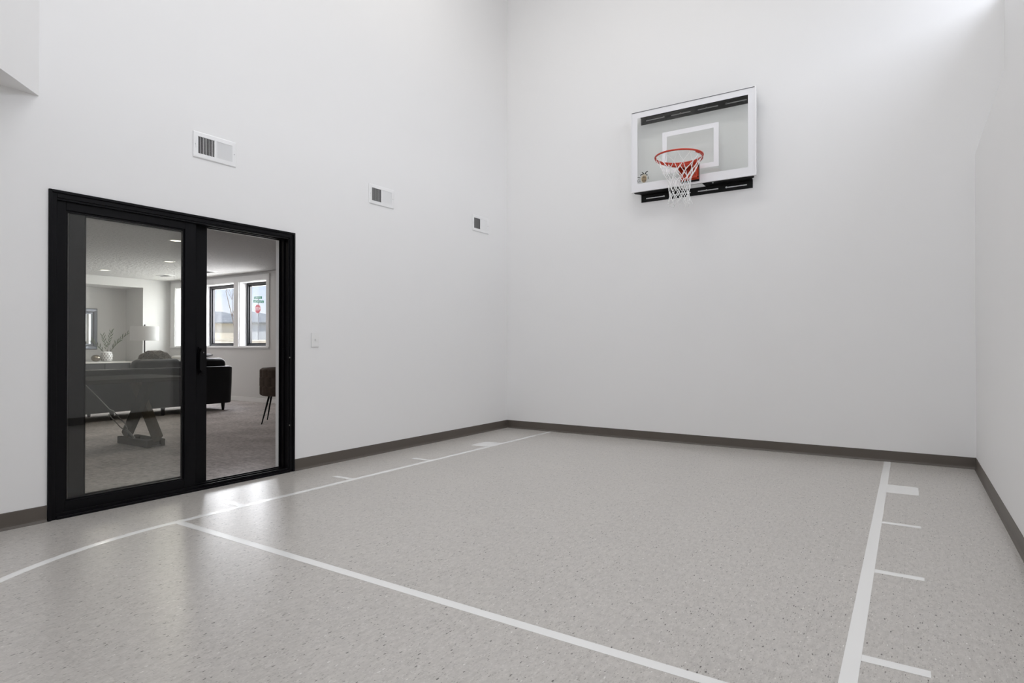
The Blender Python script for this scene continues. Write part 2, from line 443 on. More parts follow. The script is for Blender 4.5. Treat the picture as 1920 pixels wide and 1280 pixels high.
# jambs and head with a raised outer flange and stepped tracks
for y0, y1 in ((0, .046), (W - .046, W)):
    box(bm, FD, .004, y0, y1, 0, DZ, .002, 1)
box(bm, FD, .004, .046, W - .046, DZ - .046, DZ, .002, 1)
for y0, y1 in ((.0, .018), (W - .018, W)):
    box(bm, .004, .014, y0, y1, 0, DZ, .003, 2)
box(bm, .004, .014, .018, W - .018, DZ - .018, DZ, .003, 2)
# guide ribs on jambs and head between the two tracks
for x0, x1 in ((-.016, -.004), (-.082, -.070), (-.135, -.126)):
    box(bm, x0, x1, W - .058, W - .046, .0, DZ - .046)
    box(bm, x0, x1, .046, W - .046, DZ - .058, DZ - .046)
obj('frame', bm, M['black_frame'], door)
bm = bmesh.new()
box(bm, FD, .012, .046, W - .046, 0, .018, .002, 1)
for x in (-.010, -.076, -.131):
    box(bm, x - .004, x + .004, .046, W - .046, .018, .036, .001, 1)
obj('sill_track', bm, M['black_frame'], door)
bm = bmesh.new()
box(bm, -.075, -.06, W - .064, W - .046, .93, 1.06, .002, 1)
obj('strike_plate', bm, M['black_frame'], door)
bm = bmesh.new()
for z in (.98, .40):
    bm = bmesh.new(); tube(bm, [(.0, W - .0458, z), (.0, W - .049, z)], .006, 10); obj('screw', bm, M['steel'], door)


def panel(name, y0, y1, xa, xb, sl, sr, zb, zt, rb, rt):
    bm = bmesh.new()
    box(bm, xa, xb, y0, y0 + sl, zb, zt, .003, 2)
    box(bm, xa, xb, y1 - sr, y1, zb, zt, .003, 2)
    box(bm, xa, xb, y0 + sl, y1 - sr, zb, zb + rb, .003, 2)
    box(bm, xa, xb, y0 + sl, y1 - sr, zt - rt, zt, .003, 2)
    # glazing bead, slightly recessed
    q = .012; xm = xb - .010
    box(bm, xa + .010, xm, y0 + sl, y0 + sl + q, zb + rb, zt - rt)
    box(bm, xa + .010, xm, y1 - sr - q, y1 - sr, zb + rb, zt - rt)
    box(bm, xa + .010, xm, y0 + sl + q, y1 - sr - q, zb + rb, zb + rb + q)
    box(bm, xa + .010, xm, y0 + sl + q, y1 - sr - q, zt - rt - q, zt - rt)
    p = obj(name, bm, M['black_frame'], door)
    xm2 = (xa + xb) / 2
    obj('glass_pane', boxm(xm2 - .009, xm2 + .009, y0 + sl + .002, y1 - sr - .002, zb + rb + .002, zt - rt - .002), M['door_glass'], p)
    return p
panel('fixed_panel', .852 - DY0, 1.752 - DY0, -.064, -.022, .062, .085, .022, DZ - .050, .075, .062)
sp = panel('sliding_panel', .955 - DY0, 1.872 - DY0, -.124, -.086, .088, .085, .022, DZ - .050, .075, .062)
# pull handle on the sliding panel's stile
bm = bmesh.new()
hy0, hy1 = 1.792 - DY0, 1.862 - DY0
box(bm, -.0868, -.078, hy0 + .012, hy1 - .008, .86, 1.075, .002, 2)
prism(bm, [(hy0 + .018, .875), (hy0 + .018, 1.06), (hy0 + .030, 1.06), (hy0 + .030, .875)], -.079, -.052, 'x')
prism(bm, [(hy0 + .006, .90), (hy0 + .006, 1.035), (hy0 + .031, 1.06), (hy0 + .031, .875)], -.055, -.046, 'x')
obj('handle', bm, M['black_frame'], sp)
bm = bmesh.new(); tube(bm, [(-.079, hy0 + .047, 1.03), (-.0755, hy0 + .047, 1.03)], .006, 12)
h2 = obj('lock_cylinder', bm, M['rod'], sp)
# plasterboard return lining the opening behind the frame
bm = bmesh.new()
box(bm, -.185, FD, DY1 - .052, DY1, 0, DZ); box(bm, -.185, FD, DY0, DY1 - .052, DZ - .05, DZ); box(bm, -.185, FD, DY0, DY0 + .052, 0, DZ - .05)
struct('trim_2', bm, M['trim'], 'narrow white casing lining the doorway behind the black frame', 'door casing')

# ------------------------------------------------------------------ air vents
def make_vent():
    v = thing('air_vent', '', 'air vent')
    wy, wz, fb = .342, .195, .034
    bm = bmesh.new()
    # sloped face frame
    o = [(0, 0), (wy, 0), (wy, wz), (0, wz)]; i = [(fb, fb), (wy - fb, fb), (wy - fb, wz - fb), (fb, wz - fb)]
    g_ = [(.005, .005), (wy - .005, .005), (wy - .005, wz - .005), (.005, wz - .005)]
    levels = [(g_, 0), (g_, .0035), (o, .0035), (o, .005), ([(.006, .006), (wy - .006, .006), (wy - .006, wz - .006), (.006, wz - .006)], .008), (i, .009), (i, .0015)]
    rings = [[bm.verts.new((x, a, b)) for a, b in ps] for ps, x in levels]
    for A, B in zip(rings, rings[1:]):
        for k in range(4): bm.faces.new((A[k], A[(k + 1) % 4], B[(k + 1) % 4], B[k]))
    obj('frame', bm, M['white_metal'], v)
    bm = bmesh.new(); box(bm, .0006, .0012, fb - .002, wy - fb + .002, fb - .002, wz - fb + .002)
    obj('vent_shade_sheet', bm, M['dark'], v)  # flat dark sheet; the shade behind the louvers is put into its colour
    half = wy / 2
    for name, a0, a1, sgn in (('louver_bank', fb, half - .006, 1), ('louver_bank', half + .006, wy - fb, -1)):
        bm = bmesh.new(); nsl = 11; st = (a1 - a0) / nsl
        for k in range(nsl):
            yc = a0 + st * (k + .5)
            if sgn > 0:   # blades turned along the line of sight: dark gaps show
                obox(bm, (.0052, yc + st * .22, fb), (.0052, yc + st * .22, wz - fb), .0055, .0011, (.60, -.8, 0))
            else:         # blades turned the other way: their faces show
                obox(bm, (.0052, yc, fb), (.0052, yc, wz - fb), .0125, .0011, (.66, .75, 0))
        obj(name, bm, M['white_metal'], v)
    obj('mullion', boxm(.0012, .0088, half - .006, half + .006, fb, wz - fb), M['white_metal'], v)
    bm = bmesh.new(); tube(bm, [(.008, fb * .62, wz * .36), (.013, fb * .45, wz * .5), (.008, fb * .62, wz * .66)], .0022, 8)
    obj('damper_lever', bm, M['white_metal'], v)
    bm = bmesh.new()
    for yy in (fb * .45, wy - fb * .5):
        bm = bmesh.new(); tube(bm, [(.0075, yy, wz * .5), (.0098, yy, wz * .5)], .0035, 10); obj('screw', bm, M['grille'], v)
    return v
vent = make_vent()
VL = ['white wall air vent above the sliding door, its slots reading darkest', 'white wall air vent in the middle of the row of three', 'white wall air vent beside the room corner, last of the row']
for k, y in enumerate((1.711, 3.461, 5.143)):
    v = vent if k == 0 else copy_tree(vent)
    v.location = (0, y, 2.486)
    tag(v, VL[k], 'air vent', 'air vents on the door wall')

# light switch
sw = thing('light_switch', 'single white toggle light switch on the wall beside the black door', 'light switch', (0, 2.775, 1.07))
bm = boxm(.0025, .0075, 0, .080, 0, .124, .0015, 2); box(bm, 0, .0025, .004, .076, .004, .120); obj('cover_plate', bm, M['white_plastic'], sw)
bm = bmesh.new(); prism(bm, [(.006, .052), (.006, .072), (.0095, .071), (.018, .073), (.0185, .067), (.0105, .055)], .0345, .0445, 'y')
obj('toggle', bm, M['white_plastic'], sw)
bm = bmesh.new()
for z in (.032, .092):
    bm = bmesh.new(); tube(bm, [(.007, .040, z), (.0084, .040, z)], .003, 8); obj('screw', bm, M['white_plastic'], sw)

# ------------------------------------------------------------------ basketball hoop
CX = 2.4735
hoop = thing('basketball_hoop', 'wall mounted basketball hoop with clear backboard, orange rim and white net', 'basketball hoop', (CX, YB, 0))
BY = -.155; BZ0, BZ1, BW = 2.818, 3.727, .675     # front face of the board, in the hoop's own space
# frame
bm = bmesh.new(); t = .022
box(bm, -BW, -BW + t, BY + .001, BY + .034, BZ0, BZ1, .003, 2); box(bm, BW - t, BW, BY + .001, BY + .034, BZ0, BZ1, .003, 2)
box(bm, -BW + t, BW - t, BY + .001, BY + .034, BZ0, BZ0 + t, .003, 2); box(bm, -BW + t, BW - t, BY + .001, BY + .034, BZ1 - t, BZ1, .003, 2)
# glazing lip
for a in ((-BW, -BW + .012, BZ0, BZ1), (BW - .012, BW, BZ0, BZ1), (-BW + .012, BW - .012, BZ0, BZ0 + .012), (-BW + .012, BW - .012, BZ1 - .004, BZ1)):
    box(bm, a[0], a[1], BY - .004, BY + .001, a[2], a[3])
obj('board_frame', bm, M['alu'], hoop)
obj('gap_shade_strip', boxm(-BW + .014, BW - .014, BY - .003, BY + .001, BZ1 - .0095, BZ1 - .0045), M['grey_print'], hoop)  # dark strip standing for the shaded gap along the top edge
bd = obj('backboard', boxm(-BW + .014, BW - .014, BY + .002, BY + .012, BZ0 + .014, BZ1 - .008), M['acrylic'], hoop)
def ring_rect(bm, x0, x1, z0, z1, wl, wr, wb, wt, y0, y1):
    box(bm, x0, x0 + wl, y0, y1, z0, z1); box(bm, x1 - wr, x1, y0, y1, z0, z1)
    box(bm, x0 + wl, x1 - wr, y0, y1, z0, z0 + wb); box(bm, x0 + wl, x1 - wr, y0, y1, z1 - wt, z1)
bm = bmesh.new(); ring_rect(bm, -BW + .0125, BW - .0125, BZ0 + .0125, BZ1 - .007, .066, .066, .080, .066, BY + .0008, BY + .0018)
obj('border_stripe', bm, M['board_white'], bd)
bm = bmesh.new(); ring_rect(bm, -.308, .303, 2.972, 3.434, .052, .052, .050, .052, BY + .0008, BY + .0018)
obj('target_square', bm, M['board_white'], bd)
# maker's emblem low on the glass: a tan crest with dark plumes between letters
bm = bmesh.new()
lx, lz, ly0, ly1 = -.520, 2.915, BY + .0002, BY + .0016
el = [(lx + .036 * math.cos(2 * PI * k / 24), lz + .046 + .047 * math.sin(2 * PI * k / 24)) for k in range(24)]
prism(bm, el, ly0, ly1, 'y')
obj('emblem_crest', bm, M['pale_print'], bd)
bm = bmesh.new(); el = [(lx + .001 + .027 * math.cos(2 * PI * k / 24), lz + .040 + .036 * math.sin(2 * PI * k / 24)) for k in range(24)]
prism(bm, el, ly0 - .0002, ly1 - .0003, 'y'); obj('emblem_shield', bm, M['tan_print'], bd)
def poly(pts):
    bm = bmesh.new(); prism(bm, [(lx + a * 1.25, lz + b * 1.12) for a, b in pts], ly0 - .0003, ly1 - .0004, 'y'); obj('emblem_plume', bm, M['dark_print'], bd)
poly([(-.004, .083), (-.022, .108), (-.014, .110), (.006, .086)])
poly([(.008, .080), (.016, .104), (.034, .112), (.038, .104), (.022, .098), (.020, .082)])
poly([(-.030, .068), (-.036, .084), (-.010, .092), (-.008, .083), (-.024, .078)])
poly([(-.034, .058), (-.060, .064), (-.060, .058), (-.034, .050)])
poly([(.018, .080), (.034, .076), (.034, .066), (.020, .070)])
poly([(-.012, .050), (-.004, .062), (-.002, .050)]); poly([(.004, .050), (.012, .060), (.014, .048)])
poly([(-.014, .030), (-.012, .012), (-.006, .012), (-.008, .030)]); poly([(.008, .026), (.010, .008), (.016, .010), (.014, .026)])
def text_obj(name, s, size, loc, rot, m, parent, ext=.0006, align='LEFT', xs=1):
    cu = bpy.data.curves.new(name, 'FONT'); cu.body = s; cu.size = size; cu.extrude = ext; cu.align_x = align
    tmp = bpy.data.objects.new(name, cu); COL.objects.link(tmp)
    dg = bpy.context.evaluated_depsgraph_get()
    me = bpy.data.meshes.new_from_object(tmp.evaluated_get(dg))
    bpy.data.objects.remove(tmp)
    me.materials.clear(); me.materials.append(m)
    o = bpy.data.objects.new(name, me); o.location = loc; o.rotation_euler = rot; o.scale = (xs, 1, 1)
    return link(o, parent)
text_obj('emblem_lettering', 'GL', .048, (lx - .080, BY + .0006, lz + .012), (PI / 2, 0, 0), M['grey_print'], bd, xs=.8)
text_obj('emblem_lettering', 'R', .048, (lx + .042, BY + .0006, lz + .028), (PI / 2, 0, 0), M['dark_print'], bd, xs=.7)

# slotted angle brackets
SL = [(-.553, -.333), (-.259, -.039), (.039, .259), (.333, .553)]
def slotted(bm, x0, x1, z0, z1, zs, y0=-.006, y1=-.0005, hs=.0062):
    box(bm, x0, x1, y0, y1, z0, zs - hs); box(bm, x0, x1, y0, y1, zs + hs, z1)
    xs = [x0] + [v for p in SL for v in p] + [x1]
    for k in range(0, len(xs), 2): box(bm, xs[k], xs[k + 1], y0, y1, zs - hs, zs + hs)
bm = bmesh.new(); slotted(bm, -.608, .610, 2.728, 2.812, 2.769)
SZ = 2.812
for pts in ([(-.608, -.0005), (-.126, -.0005), (-.126, -.135), (-.645, -.135), (-.645, -.095), (-.608, -.05)],
            [(.610, -.0005), (.610, -.05), (.645, -.095), (.645, -.135), (.126, -.135), (.126, -.0005)]):
    prism(bm, pts, SZ, SZ + .005)
lower = obj('lower_bracket', bm, M['black_steel'], hoop)
bm = bmesh.new()
def bolt(p0, p1, r, m, parent):
    bm = bmesh.new(); tube(bm, [p0, p1], r, 6); obj('bolt', bm, m, parent)
for x in (-.34, -.09, .135, .345): bolt((x, -.0055, 2.769), (x, -.012, 2.769), .0105, M['steel'], lower)
for x in (.235, -.235): bolt((x, -.125, SZ), (x, -.125, SZ - .008), .010, M['steel'], lower)
bm = bmesh.new(); slotted(bm, -.611, .611, 3.622, 3.735, 3.664)
box(bm, -.611, .611, -.118, -.006, 3.700, 3.705)
upper = obj('upper_bracket', bm, M['black_steel'], hoop)
bm = bmesh.new()
for x in (-.34, -.15, .135, .345): bolt((x, -.0055, 3.664), (x, -.012, 3.664), .010, M['steel'], upper)

# rim and mount
RY, RZ, RR = BY - .15 - .2286, 3.020, .2370
bm = bmesh.new()
tube(bm, [(RR * math.cos(2 * PI * k / 64), RY + RR * math.sin(2 * PI * k / 64), RZ) for k in range(64)], .0090, 12, closed=True)
rim = obj('rim', bm, M['rim'], hoop, smooth=True)
# second, lower ring carrying the rear half and curving into the mount
bm = bmesh.new()
a0, a1 = math.radians(-28), math.radians(208)
pts = []
for k in range(41):
    a = a0 + (a1 - a0) * k / 40
    s = math.sin(PI * k / 40)
    pts.append((RR * .985 * math.cos(a), RY + RR * .985 * math.sin(a), RZ - .013 - .012 * s))
tube(bm, pts, .0072, 10)
obj('support_ring', bm, M['rim'], rim, smooth=True)
# net hooks
bm = bmesh.new()
for k in range(12):
    a = 2 * PI * (k + .5) / 12; c, s = math.cos(a), math.sin(a)
    p = [(RR * c + (-.004 + .011 * math.sin(q)) * 0 + c * (-.003 + .009 * math.cos(q)), RY + RR * s + s * (-.003 + .009 * math.cos(q)), RZ - .016 + .010 * math.sin(q)) for q in [PI * .6 + j * PI * 1.3 / 7 for j in range(8)]]
    bm = bmesh.new(); tube(bm, p, .0024, 6); obj('net_hook', bm, M['net'], rim)
bm = bmesh.new()
# back plate with folded sides, sloping top plate and two gussets running to the ring
yb = BY - .004
box(bm, -.094, .094, yb - .006, yb, 2.862, 3.030, .002, 1)
prism(bm, [(-.085, 2.872), (.085, 2.872), (.085, 3.012), (-.085, 3.012)], yb - .050, yb - .006, 'y')
for sx in (-1, 1):
    prism(bm, [(yb - .006, 2.868), (yb - .006, 3.016), (yb - .175, 3.012), (yb - .175, 2.985), (yb - .075, 2.905)], sx * .080 - .004, sx * .080 + .004, 'x')
# flat plate from the board to the ring
pl = [(-.094, yb - .006), (.094, yb - .006), (.150, RY + .185)]
for k in range(13):
    a = math.radians(50 + 80 * k / 12); pl.append((RR * .98 * math.cos(a), RY + RR * .98 * math.sin(a)))
pl.append((-.150, RY + .185))
prism(bm, pl, RZ - .014, RZ - .008)
# wide curved apron under the rear of the ring
ap = []
for k in range(17):
    a = math.radians(20 + 140 * k / 16); ap.append((a, RR * 1.0))
for (a, r), (b_, r2) in zip(ap, ap[1:]):
    d0 = .030 * math.sin((a - ap[0][0]) / (ap[-1][0] - ap[0][0]) * PI) + .010
    d1 = .030 * math.sin((b_ - ap[0][0]) / (ap[-1][0] - ap[0][0]) * PI) + .010
    P = lambda q, rr, z: bm.verts.new((rr * math.cos(q), RY + rr * math.sin(q), z))
    va = [P(a, r, RZ - .008), P(b_, r, RZ - .008), P(b_, r, RZ - .008 - d1), P(a, r, RZ - .008 - d0)]
    vb = [P(a, r + .005, RZ - .008), P(b_, r + .005, RZ - .008), P(b_, r + .005, RZ - .008 - d1), P(a, r + .005, RZ - .008 - d0)]
    bm.faces.new(va); bm.faces.new(vb[::-1])
    for i in range(4): bm.faces.new((va[i], vb[i], vb[(i + 1) % 4], va[(i + 1) % 4]))
mount = obj('rim_mount', bm, M['mount'], hoop)
bm = bmesh.new()
for sx in (-1, 1):
    for z in (2.885, 3.0): bolt((sx * .088, yb - .006, z), (sx * .088, yb - .014, z), .007, M['black_steel'], mount)
# black mounting plate showing round the orange one
obj('mount_plate', boxm(-.100, .100, BY - .0045, BY - .0002, 2.842, 3.036), M['black_steel'], hoop)
# net
lv = [(0, .226), (.075, .188), (.145, .150), (.205, .122), (.262, .108), (.315, .102), (.365, .100), (.412, .103), (.452, .112)]
nodes = []
for i, (dz, r) in enumerate(lv):
    ring = []
    for k in range(12):
        a = 2 * PI * (k + .5 + (.5 if i % 2 else 0)) / 12 + random.uniform(-.06, .06) * (i > 0)
        rr = r + random.uniform(-.006, .006) * (i > 0)
        ring.append(Vector((rr * math.cos(a) + (.004 if i > 3 else 0), RY + rr * math.sin(a), RZ - .022 - dz + random.uniform(-.009, .009) * (i > 0))))
    nodes.append(ring)
bm = bmesh.new()
for i in range(len(lv) - 1):
    for k in range(12):
        for j in ((k, (k + 1) % 12) if i % 2 else ((k - 1) % 12, k)):
            p, q = nodes[i][k], nodes[i + 1][j]
            mid = (p + q) / 2 + Vector((random.uniform(-.003, .003), random.uniform(-.003, .003), -.003))
            tube(bm, [p, mid, q], .0033, 6, caps=False)
for i in range(1, len(lv)):
    for p in nodes[i]:
        bmesh.ops.create_icosphere(bm, subdivisions=1, radius=.0062, matrix=Matrix.Translation(p))
for p in nodes[-1]:      # loose tails
    tube(bm, [p, p + Vector((random.uniform(-.014, .014), random.uniform(-.012, .012), -.018)), p + Vector((random.uniform(-.02, .02), random.uniform(-.02, .02), -.030))], .0030, 6)
obj('net', bm, M['net'], hoop, smooth=True)

# ------------------------------------------------------------------ living room beyond the door
RX = -10.6
struct('floor_living', boxm(RX, -.17, YR, YW + .35, -.1, 0), M['carpet'], 'taupe textured carpet beyond the sliding door', 'carpet')
bm = boxm(-.17, 0, DY0, DY1, -.1, 0)
struct('floor_threshold', bm, M['carpet'], 'strip of carpet and subfloor under the door sill', 'floor')
struct('ceiling_living', boxm(RX, -.17, YR, YW + .35, HL, HL + .12), M['knock'], 'textured grey white ceiling of the room beyond the door', 'ceiling')
WINS = [(-8.87, -7.985), (-7.83, -6.69), (-6.535, -5.65)]
WS, WH = 1.06, 2.325
YO = YW + .245
bm = bmesh.new()
box(bm, RX, -.17, YW, YO, 0, WS); box(bm, RX, -.17, YW, YO, WH, HL)
xs = [RX] + [v for w in WINS for v in w] + [-.17]
for k in range(0, len(xs), 2): box(bm, xs[k], xs[k + 1], YW, YO, WS, WH)
struct('wall_window', bm, M['room_wall'], 'pale grey wall with three windows in the room beyond the door', 'wall')
bm = bmesh.new()
NY, NZ, NX = 5.68, 2.30, -9.84
box(bm, XF - .15, XF, NY, YW, 0, HL)
box(bm, NX - .1, XF - .15, NY, NY + .12, 0, NZ)
box(bm, NX - .12, XF, 2.2, NY, NZ, HL)
box(bm, NX - .12, NX, 2.2, NY, 0, NZ)
box(bm, NX - .12, XF, 2.05, 2.2, 0, HL)
box(bm, XF - .15, XF, YR, 2.05, 0, HL)
struct('wall_far', bm, M['room_wall'], 'pale grey far wall with a deep alcove in the room beyond the door', 'wall')
struct('wall_side', boxm(RX, -.17, YR - .12, YR, 0, HL), M['room_wall'], 'grey side wall of the room beyond the door', 'wall')
# white casing of the triple window
bm = bmesh.new(); c0, c1 = -9.05, -5.56
box(bm, c0, c1, YW - .022, YW, WH, 2.43); box(bm, c0, c1, YW - .035, YW, 1.03, WS)
box(bm, c0, WINS[0][0], YW - .022, YW, WS, WH); box(bm, WINS[2][1], c1, YW - .022, YW, WS, WH)
for k in (0, 1): box(bm, WINS[k][1], WINS[k + 1][0], YW - .022, YW, WS, WH)
for a, b_ in WINS:     # jamb liners
    box(bm, a, a + .012, YW, YW + .15, WS, WH); box(bm, b_ - .012, b_, YW, YW + .15, WS, WH)
    box(bm, a + .012, b_ - .012, YW, YW + .15, WS, WS + .012); box(bm, a + .012, b_ - .012, YW, YW + .15, WH - .012, WH)
struct('trim_1', bm, M['trim'], 'wide white casing around the three living room windows', 'window casing')
for k, (a, b_) in enumerate(WINS):
    w = thing('window_%d' % (k + 1), ['black framed window nearest the alcove, mostly behind the door stile', 'wide black framed middle window showing a house roof', 'narrow black framed window showing the stop sign'][k], 'window', ((a + b_) / 2, YW + .15, WS), kind='structure')
    h = (b_ - a) / 2; H = WH - WS
    bm = bmesh.new(); f = .058
    for x0, x1, z0, z1 in ((-h, -h + f, 0, H), (h - f, h, 0, H), (-h + f, h - f, 0, f * .8), (-h + f, h - f, H - f, H)):
        box(bm, x0, x1, 0, .09, z0, z1, .003, 1)
    for x0, x1, z0, z1 in ((-h + f, -h + f + .022, f * .8, H - f), (h - f - .022, h - f, f * .8, H - f), (-h + f + .022, h - f - .022, f * .8, f * .8 + .022), (-h + f + .022, h - f - .022, H - f - .022, H - f)):
        box(bm, x0, x1, .03, .07, z0, z1)
    obj('window_frame', bm, M['vinyl'], w)
    obj('glass_pane', boxm(-h + f, h - f, .045, .055, f * .8, H - f), M['window_glass'], w)
bm = bmesh.new(); box(bm, c0 - .05, -.2, YW - .014, YW, 0, .085, .004, 2)
struct('baseboard_living', bm, M['trim'], 'white baseboard below the windows in the room beyond the door', 'baseboard')

# recessed lights and ceiling registers
def make_light():
    l = thing('recessed_light', '', 'ceiling light')
    bm = bmesh.new(); lathe(bm, [(.062, 0), (.062, -.004), (.070, -.007), (.088, -.005), (.092, 0)], 32, cap=False); obj('trim_ring', bm, M['white_metal'], l, True)
    bm = bmesh.new(); lathe(bm, [(.062, -.0015), (.062, -.0035)], 32); obj('lens', bm, M['lamp_on'], l)
    return l
L0 = make_light()
LL = [(-3.72, 3.54, 'lit round ceiling light nearest the sliding door'), (-5.85, 4.55, 'lit round ceiling light above the sofa'), (-8.03, 4.5, 'lit round ceiling light in front of the alcove')]
for k, (x, y, lab) in enumerate(LL):
    l = L0 if k == 0 else copy_tree(L0)
    l.location = (x, y, HL); tag(l, lab, 'ceiling light', 'recessed lights beyond the door')
def make_register():
    r = thing('ceiling_register', '', 'ceiling vent')
    bm = bmesh.new(); ring = [(-.16, -.10), (.16, -.10), (.16, .10), (-.16, .10)]; inn = [(-.13, -.07), (.13, -.07), (.13, .07), (-.13, .07)]
    rr = [[bm.verts.new((a, b_, z)) for a, b_ in p] for p, z in ((ring, 0), (ring, -.004), (inn, -.012), (inn, -.003))]
    for A, B in zip(rr, rr[1:]):
        for k in range(4): bm.faces.new((A[k], A[(k + 1) % 4], B[(k + 1) % 4], B[k]))
    obj('frame', bm, M['white_metal'], r)
    bm = bmesh.new()
    for k in range(8): obox(bm, (-.13, -.061 + k * .0175, -.007), (.13, -.061 + k * .0175, -.007), .012, .001, (0, .6, .8))
    obj('louver_bank', bm, M['grille'], r)
    obj('vent_shade_sheet', boxm(-.13, .13, -.07, .07, -.0022, -.0008), M['dark'], r)  # thin dark sheet painted for the shade above the slats
    return r
R0 = make_register()
for k, (x, y, lab) in enumerate(((-7.97, 5.57, 'grey slotted ceiling register by the alcove window'), (-6.65, 5.69, 'grey slotted ceiling register above the middle window'))):
    r = R0 if k == 0 else copy_tree(R0)
    r.location = (x, y, HL); tag(r, lab, 'ceiling vent', 'ceiling registers beyond the door')

# ------------------------------------------------------------------ sofa
sofa = thing('sofa', 'long black leather sofa with its back to the sliding door', 'sofa', (-5.1, 2.4, 0))
L = 2.862
def taper(bm, z0, z1, amt, cx, cy):
    for v in bm.verts:
        k = max(0, min(1, (z1 - v.co.z) / (z1 - z0)))
        v.co.x += (cx - v.co.x) * amt * k * .3; v.co.y += (cy - v.co.y) * amt * k
def rounded_plan(pts_r, n=6):
    out = []
    m = len(pts_r)
    for i, (x, y, r) in enumerate(pts_r):
        p = Vector((x, y)); a = Vector(pts_r[i - 1][:2]); b_ = Vector(pts_r[(i + 1) % m][:2])
        if r == 0: out.append((x, y)); continue
        d0 = (a - p).normalized(); d1 = (b_ - p).normalized()
        s, e = p + d0 * r, p + d1 * r
        for k in range(n + 1):
            t_ = k / n; out.append(tuple((s * (1 - t_) + p * t_) * (1 - t_) + (p * (1 - t_) + e * t_) * t_))
    return out
plan = rounded_plan([(0, 0, .14), (0, L, .14), (-.95, L, .05), (-.95, L - .2, .05), (-.22, L - .2, .04), (-.22, .2, .04), (-.95, .2, .05), (-.95, 0, .05)])
bm = bmesh.new(); nn = len(plan); rings = []
for z, k in ((.125, .030), (.13, .024), (.16, .020), (.45, .006), (.705, 0), (.722, .004), (.732, .014), (.735, .03)):
    rings.append([bm.verts.new((x + (-.475 - x) * k * .9, y + (L / 2 - y) * k * .55, z)) for x, y in plan])
for A, B in zip(rings, rings[1:]):
    for k in range(nn): bm.faces.new((A[k], A[(k + 1) % nn], B[(k + 1) % nn], B[k]))
bm.faces.new(rings[0][::-1]); bm.faces.new(rings[-1])
obj('sofa_shell', bm, M['leather'], sofa, smooth=True)
obj('base', boxm(-.93, -.2, .19, L - .19, .16, .30, .01, 1), M['leather'], sofa)
for k in range(3):
    y0 = .205 + k * (L - .41) / 3
    obj('seat_cushion', boxm(-.99, -.24, y0 + .004, y0 + (L - .41) / 3 - .004, .30, .47, .05, 4), M['leather'], sofa, smooth=True)
for y0, y1 in ((1.40, 2.12), (2.13, 2.86)):
    bm = boxm(-.47, -.225, y0, y1, .47, .862, .085, 5)
    for v in bm.verts:
        v.co.z += .018 * math.sin((v.co.y - y0) / (y1 - y0) * PI) * (v.co.z > .7)
        v.co.x += .012 * math.sin(9 * v.co.y)
    obj('back_cushion', bm, M['leather'], sofa, smooth=True)
for x in (-.12, -.85):
    for y in (.09, 1.02, 1.74, L - .14):
        bm = bmesh.new(); lathe(bm, [(.016, 0), (.020, .004), (.034, .14)], 14, (x, y)); obj('leg', bm, M['pole'], sofa, True)

fur = bmesh.new()
bmesh.ops.create_icosphere(fur, subdivisions=5, radius=1)
for v in fur.verts:
    p = v.co.normalized(); rr = 1 + random.uniform(-.02, .16)
    v.co = Vector((p.x * .11 * rr, math.copysign(abs(p.y) ** .7, p.y) * .235 * rr, p.z * .17 * rr)) + Vector((random.uniform(-.012, .012), random.uniform(-.012, .012), random.uniform(-.01, .016)))
for _ in range(420):
    u = random.uniform(-1, 1); th = random.uniform(0, 2 * PI); q_ = math.sqrt(1 - u * u)
    p = Vector((q_ * math.cos(th) * .115, math.copysign(abs(u) ** .7, u) * .235, q_ * math.sin(th) * .175)); n_ = Vector((p.x / .0132, p.y / .0552, p.z / .0306)).normalized()
    t1 = n_.orthogonal().normalized(); t1.rotate(Matrix.Rotation(random.uniform(0, 6.28), 3, n_)); R_ = random.uniform(.014, .03)
    tube(fur, [p + n_ * (R_ * math.sin(j * PI / 4) + .004) + t1 * (R_ * math.cos(j * PI / 4)) for j in range(5)], .0042, 5)
fp = tag(obj('throw_pillow', fur, M['fur']), 'shaggy grey brown throw pillow peeking over the black sofa back', 'pillow'); fp.location = (-5.80, 4.31, .800); fp.rotation_euler = (0, math.radians(-14), 0)
pw = boxm(-.06, .06, -.20, .20, -.20, .20, .055, 4)
for v in pw.verts:
    e = max(abs(v.co.y), abs(v.co.z)) / .2; v.co.x *= (1.15 - .6 * e ** 3)
pl_ = tag(obj('throw_pillow', pw, M['pillow'], None, True), 'plain white pillow beside the shaggy pillow on the black sofa', 'pillow'); pl_.location = (-5.84, 4.80, .715); pl_.rotation_euler = (0, math.radians(-12), 0)
# folded throw draped over the back cushion
bm = bmesh.new(); gx, gy = 14, 10
g = []
for i in range(gx + 1):
    row = []
    for j in range(gy + 1):
        u = i / gx; v = j / gy
        x = -5.30 - .30 * u; y = 4.72 + .27 * v
        z = .903 + .012 * math.sin(7 * v + 5 * u) + .010 * math.sin(17 * u + 3 * v) - .04 * max(0, u - .55) * 2
        row.append(bm.verts.new((x, y, z)))
    g.append(row)
for i in range(gx):
    for j in range(gy): bm.faces.new((g[i][j], g[i + 1][j], g[i + 1][j + 1], g[i][j + 1]))
r_ = bmesh.ops.extrude_face_region(bm, geom=bm.faces[:])
bmesh.ops.translate(bm, verts=[e for e in r_['geom'] if isinstance(e, bmesh.types.BMVert)], vec=(0, 0, .022))
tag(obj('throw_blanket', bm, M['throw'], None, True), 'crumpled pale throw on the black sofa cushion in the door gap', 'blanket')

